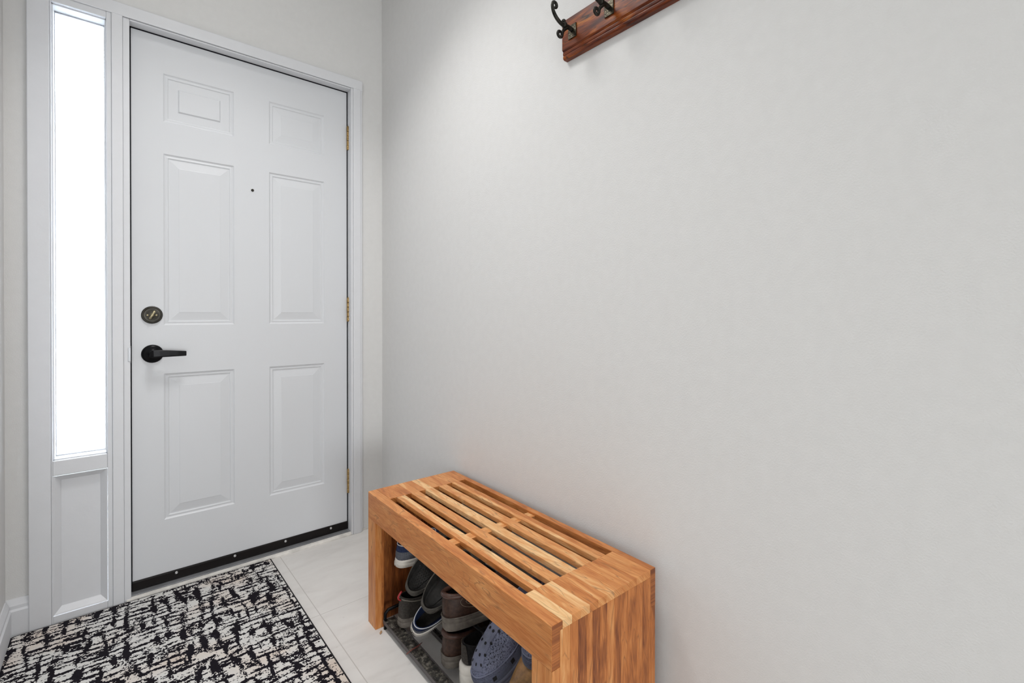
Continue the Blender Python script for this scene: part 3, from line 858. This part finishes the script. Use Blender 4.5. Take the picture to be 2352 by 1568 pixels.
M['navy'] = plain('navy_canvas', (0.020, 0.030, 0.075), 0.8, 0, 900, 0.6, 0.25, 0.3, 200, sp=0.18)
M['navy_dark'] = plain('navy_lining', (0.012, 0.022, 0.06), 0.85, 0, 500, 0.5, 0.3, 0.2, sp=0.18)
M['greycanvas'] = plain('grey_canvas', (0.105, 0.11, 0.13), 0.85, 0, 900, 0.7, 0.25, 0.3, 300, sp=0.18)
M['whitesole'] = plain('off_white_rubber', (0.76, 0.72, 0.66), 0.6, 0, 160, 0.4, 0.08)
M['blackrub'] = plain('black_rubber_foam', (0.022, 0.021, 0.020), 0.5, 0, 260, 0.4, 0.3, sp=0.18)
M['greyrub'] = plain('worn_grey_rubber', (0.085, 0.078, 0.068), 0.6, 0, 140, 0.4, 0.3, 0.4, 60, sp=0.18)
M['darkinsole'] = plain('dark_insole', (0.018, 0.016, 0.014), 0.8, 0, 400, 0.5, 0.3, sp=0.18)
M['brownlea'] = plain('dark_brown_leather', (0.050, 0.026, 0.018), 0.42, 0, 330, 0.45, 0.4, 0.5, 120, sp=0.35)
M['browncol'] = plain('brown_collar_leather', (0.075, 0.035, 0.025), 0.38, 0, 200, 0.3, 0.3)
M['taupesole'] = plain('taupe_rubber_sole', (0.165, 0.145, 0.125), 0.62, 0, 160, 0.4, 0.25, 0.4, 60, sp=0.18)
M['stitch'] = plain('pale_thread', (0.42, 0.35, 0.26), 0.7)
M['whitestitch'] = plain('white_thread', (0.68, 0.64, 0.56), 0.7)
M['mesh_grey'] = plain('grey_mesh_fabric', (0.062, 0.055, 0.049), 0.8, 0, 700, 0.9, 0.3, 0.3, 260, sp=0.18)
M['trailgrey'] = plain('grey_piping', (0.22, 0.20, 0.165), 0.6, 0, 300, 0.3)
M['red'] = plain('red_nylon', (0.42, 0.030, 0.035), 0.5)
M['blackfab'] = plain('black_fabric', (0.016, 0.015, 0.016), 0.8, 0, 500, 0.6, 0.3, sp=0.18)
M['white_piping'] = plain('white_piping', (0.55, 0.55, 0.56), 0.6)
M['tan'] = plain('tan_leather', (0.235, 0.115, 0.032), 0.5, 0, 240, 0.5, 0.35, 0.5, 90)
M['tan_welt'] = plain('tan_welt', (0.56, 0.39, 0.21), 0.5, 0, 160, 0.3, 0.3, 0.5, 60)
M['hole'] = plain('hole_black', (0.004, 0.004, 0.006), 0.9)
def clog_mat():
    m, nt, b = mat('blue_grey_foam')
    tc = N(nt, 'ShaderNodeTexCoord')
    v = N(nt, 'ShaderNodeTexVoronoi'); v.inputs['Scale'].default_value = 330; link(nt, tc.outputs['Object'], v.inputs['Vector'])
    r = ramp(nt, v.outputs[0], [(0.0, (0.165, 0.178, 0.255)), (0.5, (0.110, 0.120, 0.185)), (0.9, (0.026, 0.030, 0.055))])
    link(nt, r.outputs[0], b.inputs['Base Color']); b.inputs['Roughness'].default_value = 0.6
    bump(nt, v.outputs[0], b, -0.5, 0.0012)
    return m
M['clogfoam'] = clog_mat()
M['clogsmooth'] = plain('blue_grey_foam_smooth', (0.105, 0.114, 0.170), 0.55, 0, 300, 0.2, 0.12)

def dress(name, sh, mats, label, cat='shoe', group=None, **kw):
    root = empty(name, (0, 0, 0)); tag(root, label, cat, group)
    sh.sole_mesh().build('sole', M[mats['sole']], root)
    sh.upper_mesh().build('upper', M[mats['upper']], root)
    l, _ = sh.lining_mesh(); l.build('lining', M[mats['lining']], root)
    sh.insole_mesh().build('insole', M[mats.get('insole', mats['lining'])], root)
    return root
T2 = 2 * PI
# ---- navy canvas slip-ons (pair)
def navy_slipon(label, pose):
    sh = Shoe(L=0.285, W=0.100, sole=(0.027, 0.022), collar=(0.046, 0.036, 0.052), toe_h=0.034, op=(0.26, 0.235, 0.33))
    r = dress('slip_on_shoe', sh, dict(sole='whitesole', upper='navy', lining='navy_dark', insole='darkinsole'), label, group='navy slip-on shoes under the bench')
    # grey canvas heel counter with a white edge
    b = MB(); rows = []
    ts = [-1.6 + 3.2 * i / 26 for i in range(27)]
    for v in (0.0, 0.15, 0.3, 0.45, 0.56):
        rows.append([sh.up(t, v * (1 - 0.10 * (t / 1.6) ** 4)) + sh.nrm(t, v) * 0.0012 for t in ts])
    b.grid(rows, closed_u=False); b.build('heel_counter', M['greycanvas'], r)
    b = MB(); P = [sh.opening(t) + Vector((0, 0, 0.001)) for t in sh.TS]; P.append(P[0]); b.tube(P, 0.0013, 6, cap=False); b.build('collar_piping', M['white_piping'], r)
    # ridges round the foxing
    b = MB()
    for i in range(80):
        t = -1.9 + 3.8 * i / 79
        x, y, S_ = sh.out(t, 0.0002); nx, ny, _ = sh.out(t, -0.0022)
        z0, z1 = sh.lift(S_) + 0.004, sh.lift(S_) + sh.st(S_) * 0.5
        b.tube([((x + nx) / 2, (y + ny) / 2, z0), ((x + nx) / 2, (y + ny) / 2, z1)], 0.0007, 4)
    b.build('sole_ridges', M['whitesole'], r)
    place(r, *pose); return r
navy_slipon('navy slip-on shoe with grey heel, upper one beside the far leg', (-0.300, -0.785, 0.218, 0, 2, 4))
navy_slipon('navy slip-on shoe lower down, tipped to show its dark insole', (-0.302, -0.902, 0.072, -4, 22, 42))

# ---- dark rubber mules (pair), tipped so the footbeds show
def mule(label, pose, dimples):
    sh = Shoe(L=0.285, W=0.108, sole=(0.030, 0.024), collar=(0.014, 0.014, 0.050), toe_h=0.045, op=(0.34, 0.325, 0.405), wid=[(0, 0.86), (0.32, 0.80), (0.68, 1.0), (0.88, 0.95), (1.0, 0.9)])
    r = dress('rubber_clog', sh, dict(sole='greyrub', upper='greyrub', lining='blackrub', insole='blackrub'), label, 'clog', 'dark rubber clogs under the bench')
    if dimples:
        b = MB(); zz = sh.st(0.3) + 0.0042
        for i in range(24):
            for j in range(-5, 6):
                x = 0.022 + i * 0.0072; y = j * 0.0072 + (0.0036 if i % 2 else 0)
                if abs(y) > sh.W / 2 * 0.68: continue
                if x < 0.045 and abs(y) > 0.026: continue
                b.lathe([(0.0025, -0.0006), (0.0022, 0.0006), (0.0012, 0.0012)], x, y, zz, axis='z', n=8)
        b.build('footbed_nubs', M['blackrub'], r)
    b = MB(); P = []
    for i in range(50):
        t = -2.0 + 4.0 * i / 49; x, y, S_ = sh.out(t, 0.020); P.append((x, y, sh.st(0.3) + 0.005))
    b.tube(P, 0.0010, 6); b.build('footbed_rim', M['blackrub'], r)
    place(r, *pose); return r
mule('dark grey rubber clog with dimpled footbed, the one nearer the door', (-0.298, -0.866, 0.170, 0, 33, 42), True)
mule('dark grey rubber clog with smooth footbed, beside the upper brown shoe', (-0.296, -0.962, 0.163, -2, 33, 40), False)

# ---- brown leather shoes (pair)
def brown_shoe(label, pose, side):
    sh = Shoe(L=0.290, W=0.108, sole=(0.036, 0.026), collar=(0.064, 0.050, 0.066), toe_h=0.042, op=(0.235, 0.205, 0.30), side=side, wid=[(0, 0.86), (0.32, 0.78), (0.68, 1.0), (0.88, 0.95), (1.0, 0.88)])
    r = dress('leather_shoe', sh, dict(sole='taupesole', upper='brownlea', lining='blackfab', insole='darkinsole'), label, group='dark brown leather shoes under the bench')
    # padded collar
    b = MB(); P = []; R_ = []
    for i in range(30):
        t = -1.75 + 3.5 * i / 29; P.append(sh.up(t, 0.93) + sh.nrm(t, 0.9) * 0.0); R_.append(0.0062 * (1 - (abs(t) / 1.75) ** 6) + 0.001)
    b.tube(P, R_, 10); b.build('collar', M['browncol'], r)
    # welt
    b = MB(); P = []
    for t in sh.TS:
        x, y, S_ = sh.out(t, 0.0005); P.append((x, y, sh.lift(S_) + sh.st(S_) * 1.02))
    P.append(P[0]); b.tube(P, 0.0016, 6, cap=False); b.build('welt', M['taupesole'], r)
    for sgn in (1, -1):
        loop = [(sgn * q, v) for q, v in ((1.50, 0.90), (1.15, 0.84), (0.92, 0.72), (0.85, 0.55), (0.95, 0.38), (1.25, 0.27), (1.65, 0.24), (2.1, 0.28))]
        sh.stitches(loop).build('stitching', M['stitch'], r)
        loop2 = [(sgn * q, v) for q, v in ((1.50, 0.80), (1.25, 0.74), (1.07, 0.66), (1.01, 0.55), (1.10, 0.44), (1.35, 0.36), (1.8, 0.34))]
        sh.stitches(loop2).build('stitching', M['stitch'], r)
    place(r, *pose); return r
brown_shoe('dark brown leather shoe with thick grey sole, stacked on its twin', (-0.292, -1.062, 0.158, -6, 2, -4), 1)
brown_shoe('dark brown leather shoe on the rack, under its twin', (-0.276, -1.032, 0.032, 0, 2, 2), -1)

# ---- grey trail shoe with red details
def trail(label, pose):
    sh = Shoe(L=0.290, W=0.102, sole=(0.030, 0.022), collar=(0.066, 0.048, 0.062), toe_h=0.038, op=(0.23, 0.20, 0.30))
    r = dress('trail_shoe', sh, dict(sole='taupesole', upper='mesh_grey', lining='blackfab', insole='darkinsole'), label)
    for sgn in (1, -1):
        sh.line([(sgn * q, v) for q, v in ((0.15, 0.93), (0.6, 0.90), (1.0, 0.80), (1.35, 0.74), (1.5, 0.60), (1.42, 0.45), (1.7, 0.40), (2.2, 0.38))], 0.0020).build('piping', M['trailgrey'], r)
        sh.line([(sgn * q, v) for q, v in ((2.3, 0.2), (2.0, 0.55), (1.9, 0.85))], 0.0012).build('piping', M['trailgrey'], r)
        sh.line([(sgn * q, v) for q, v in ((2.55, 0.2), (2.3, 0.55), (2.2, 0.85))], 0.0012).build('piping', M['trailgrey'], r)
    b = MB(); sh.on(b, 0.55, 0.45, 0.004, 0.013, 0.2); b.build('heel_flash', M['red'], r)
    b = MB(); P = [sh.opening(0.0) + Vector((0.003 - 0.013 * math.sin(i / 10 * PI), 0, -0.010 + 0.030 * i / 10 - 0.002)) for i in range(11)]
    b.tube(P, 0.0030, 8); b.build('pull_loop', M['red'], r)
    for k in range(4):
        b = MB(); zt = 0.030
        t0 = PI - 0.9; v = 0.95 - k * 0.18
        pts = [sh.up(PI - 0.75, v) + Vector((0, 0, 0.001)), sh.up(PI, v) + Vector((0, 0, 0.004)), sh.up(PI + 0.75, v) + Vector((0, 0, 0.001))]
        b.tube(pts, 0.0020, 7); b.build('lace', M['red' if k == 0 else 'blackfab'], r)
    place(r, *pose)
trail('grey mesh trail shoe with red heel loop, lowest beside the far leg', (-0.298, -0.800, 0.034, 6, 1, 2))

# ---- black sneaker with a tall white sole
def court(label, pose, side=1, tab=True, **k):
    sh = Shoe(L=0.290, W=0.106, sole=(0.064, 0.040), collar=(0.062, 0.044, 0.062), toe_h=0.036, op=(0.235, 0.20, 0.30), flare=0.007, side=side)
    r = dress('sneaker', sh, dict(sole='whitesole', upper='blackfab', lining='blackfab', insole='darkinsole'), label, group='black sneakers with white soles')
    b = MB(); rows = []
    ts = [-0.32 + 0.64 * i / 8 for i in range(9)]
    for v in (0.1, 0.3, 0.5, 0.7, 0.9, 1.0): rows.append([sh.up(t, v) + sh.nrm(t, v) * 0.0025 for t in ts])
    b.grid(rows, closed_u=False); b.build('heel_strip', M['mesh_grey'], r)
    for kk in range(5):
        b = MB(); v = 0.95 - kk * 0.16
        b.tube([sh.up(PI - 0.8, v) + Vector((0, 0, 0.001)), sh.up(PI, v) + Vector((0, 0, 0.005)), sh.up(PI + 0.8, v) + Vector((0, 0, 0.001))], 0.0025, 7); b.build('lace', M['blackfab'], r)
    place(r, *pose)
court('black sneaker with thick white sole, heel out beside the lower brown shoe', (-0.276, -1.126, 0.030, -3, 2, 0))
court('black sneaker with white sole under the blue clog', (-0.300, -1.275, 0.030, -8, 2, 0), -1)

# ---- blue-grey foam clogs, toes out and down
def foam_clog(label, pose, side=1):
    sh = Shoe(L=0.285, W=0.106, sole=(0.034, 0.030), spring=0.020, collar=(0.030, 0.030, 0.062), toe_h=0.060, op=(0.26, 0.235, 0.36), wid=[(0, 0.72), (0.32, 0.70), (0.66, 1.0), (0.86, 0.97), (1.0, 0.92)], side=side)
    r = dress('foam_clog', sh, dict(sole='clogsmooth', upper='clogfoam', lining='clogsmooth'), label, 'clog', 'blue-grey foam clogs under the bench')
    # smooth bumper band with fine ribs round the toe
    b = MB()
    for k in range(9):
        v = 0.03 + 0.030 * k
        P = []
        for i in range(60):
            t = PI - 2.0 + 4.0 * i / 59; P.append(sh.up(t, v) + sh.nrm(t, v) * 0.0004)
        b.tube(P, 0.0009, 5)
    b.build('toe_bumper', M['clogsmooth'], r)
    for v, rd in ((0.31, 0.0020),):
        b = MB(); P = []
        for i in range(70):
            t = PI - 2.1 + 4.2 * i / 69; P.append(sh.up(t, v + 0.10 * (abs(t - PI) / 2.1) ** 3) + sh.nrm(t, v) * 0.0004)
        b.tube(P, rd, 6); b.build('ridge', M['clogsmooth'], r)
    # smooth centre tongue panel and ribs
    b = MB(); rows = []
    for i in range(9):
        t = PI - 0.42 + 0.84 * i / 8
        rows.append([sh.up(t, v) + sh.nrm(t, v) * (0.0012 + 0.0006 * (i % 2)) for v in [0.42 + 0.06 * j for j in range(10)]])
    b.grid(rows, closed_u=False); b.build('top_panel', M['clogsmooth'], r)
    b = MB()
    for row, v in enumerate((0.50, 0.62, 0.75, 0.88)):
        for col in range(4):
            t = PI + (-0.36 + 0.24 * col) * (1.0 + 0.12 * row)
            sh.on(b, t, v, 0.0018 + 0.00055 * row, 0.0034, 0.0, lift=0.0028)
    for row in range(6):
        for col in range(5):
            for sg in (1, -1):
                sh.on(b, PI + sg * (0.60 + 0.09 * col), 0.47 + 0.075 * row, 0.0010, 0.0014, 0.0, lift=0.0010)
    b.build('vent_holes', M['hole'], r)
    for sg in (1, -1):
        for q, v in ((0.78, 0.155), (1.22, 0.175)):
            b = MB(); sh.on(b, PI + sg * q, v, 0.0078, 0.0062, 0.75, lift=0.0016, n=4); b.build('side_vent', M['hole'], r)
    return r
def place_toe(root, L, x, y, z, yaw, pitch, roll):
    """like place, but (x,y,z) is where the toe-bottom point goes"""
    Rm = Matrix.Rotation(BR + math.radians(yaw), 4, 'Z') @ Matrix.Rotation(-math.radians(pitch), 4, 'Y') @ Matrix.Rotation(math.radians(roll), 4, 'X')
    toe = Rm @ Vector((L, 0, 0))
    root.matrix_world = Matrix.Translation(Vector(bench_world(x, y, z)) - toe) @ Rm
c1 = foam_clog('blue-grey foam clog with vent holes, toe out and tilted down', None)
place_toe(c1, 0.285, -0.292, -1.270, 0.110, 174, -44, 3)
c2 = foam_clog('blue-grey foam clog farther back, mostly behind the tan shoe', None, -1)
place_toe(c2, 0.285, -0.238, -1.385, 0.185, 178, -36, 0)

# ---- tan leather shoe by the near leg
sh = Shoe(L=0.285, W=0.108, sole=(0.022, 0.018), collar=(0.050, 0.042, 0.052), toe_h=0.040, op=(0.25, 0.22, 0.32))
tn = dress('moccasin', sh, dict(sole='tan_welt', upper='tan', lining='tan_welt'), 'tan leather moccasin with white stitching beside the near leg')
b = MB(); P = []
for t in sh.TS:
    x, y, S_ = sh.out(t, 0.001); P.append((x, y, sh.lift(S_) + sh.st(S_) + 0.0015))
P.append(P[0]); b.tube(P, 0.0062, 10, cap=False); b.build('welt', M['tan_welt'], tn)
sh.line([(PI - 1.9 + 3.8 * i / 24, 0.22) for i in range(25)], 0.0026).build('seam', M['tan_welt'], tn)
sh.stitches([(PI - 1.9 + 3.8 * i / 24, 0.34) for i in range(25)], 0.0042, 0.0020, 0.0008).build('stitching', M['whitestitch'], tn)
place_toe(tn, 0.285, -0.308, -1.374, 0.120, 180, -32, 0)

# ================================================================ small litter on the rack and floor
b = MB(); b.tube([(-0.030, 0, 0), (-0.010, 0.001, 0.0012), (0.012, -0.001, 0.0008), (0.030, 0.0008, 0.001)], [0.0016, 0.0021, 0.0019, 0.0010], 7)
tw = b.build('twig', plain('red_brown_bark', (0.13, 0.035, 0.025), 0.6, 0, 300, 0.5, 0.3))
tw.location = bench_world(-0.302, -0.915, 0.0322); tw.rotation_euler = (0, 0, math.radians(12))
tag(tw, 'reddish twig lying across the front rail of the shoe rack', 'twig')
b = MB()
pts = [(-0.009, 0.0, 0.0), (-0.004, 0.0035, 0.0015), (0.003, 0.003, 0.0005), (0.009, 0.0008, 0.002), (0.004, -0.003, 0.001), (-0.003, -0.0035, 0.0018)]
b.v += pts + [(p[0], p[1], p[2] - 0.0008) for p in pts]
b.face(range(6)); b.face(range(6, 12))
for k in range(6): b.face([k, (k + 1) % 6, 6 + (k + 1) % 6, 6 + k])
lf = b.build('dry_leaf', plain('dry_leaf', (0.42, 0.25, 0.13), 0.7, 0, 200, 0.4, 0.3))
lf.location = bench_world(-0.331, -0.742, 0.0012); lf.rotation_euler = (0, 0, 0.9)
tag(lf, 'small dry leaf scrap on the tile beside the far bench leg', 'leaf')
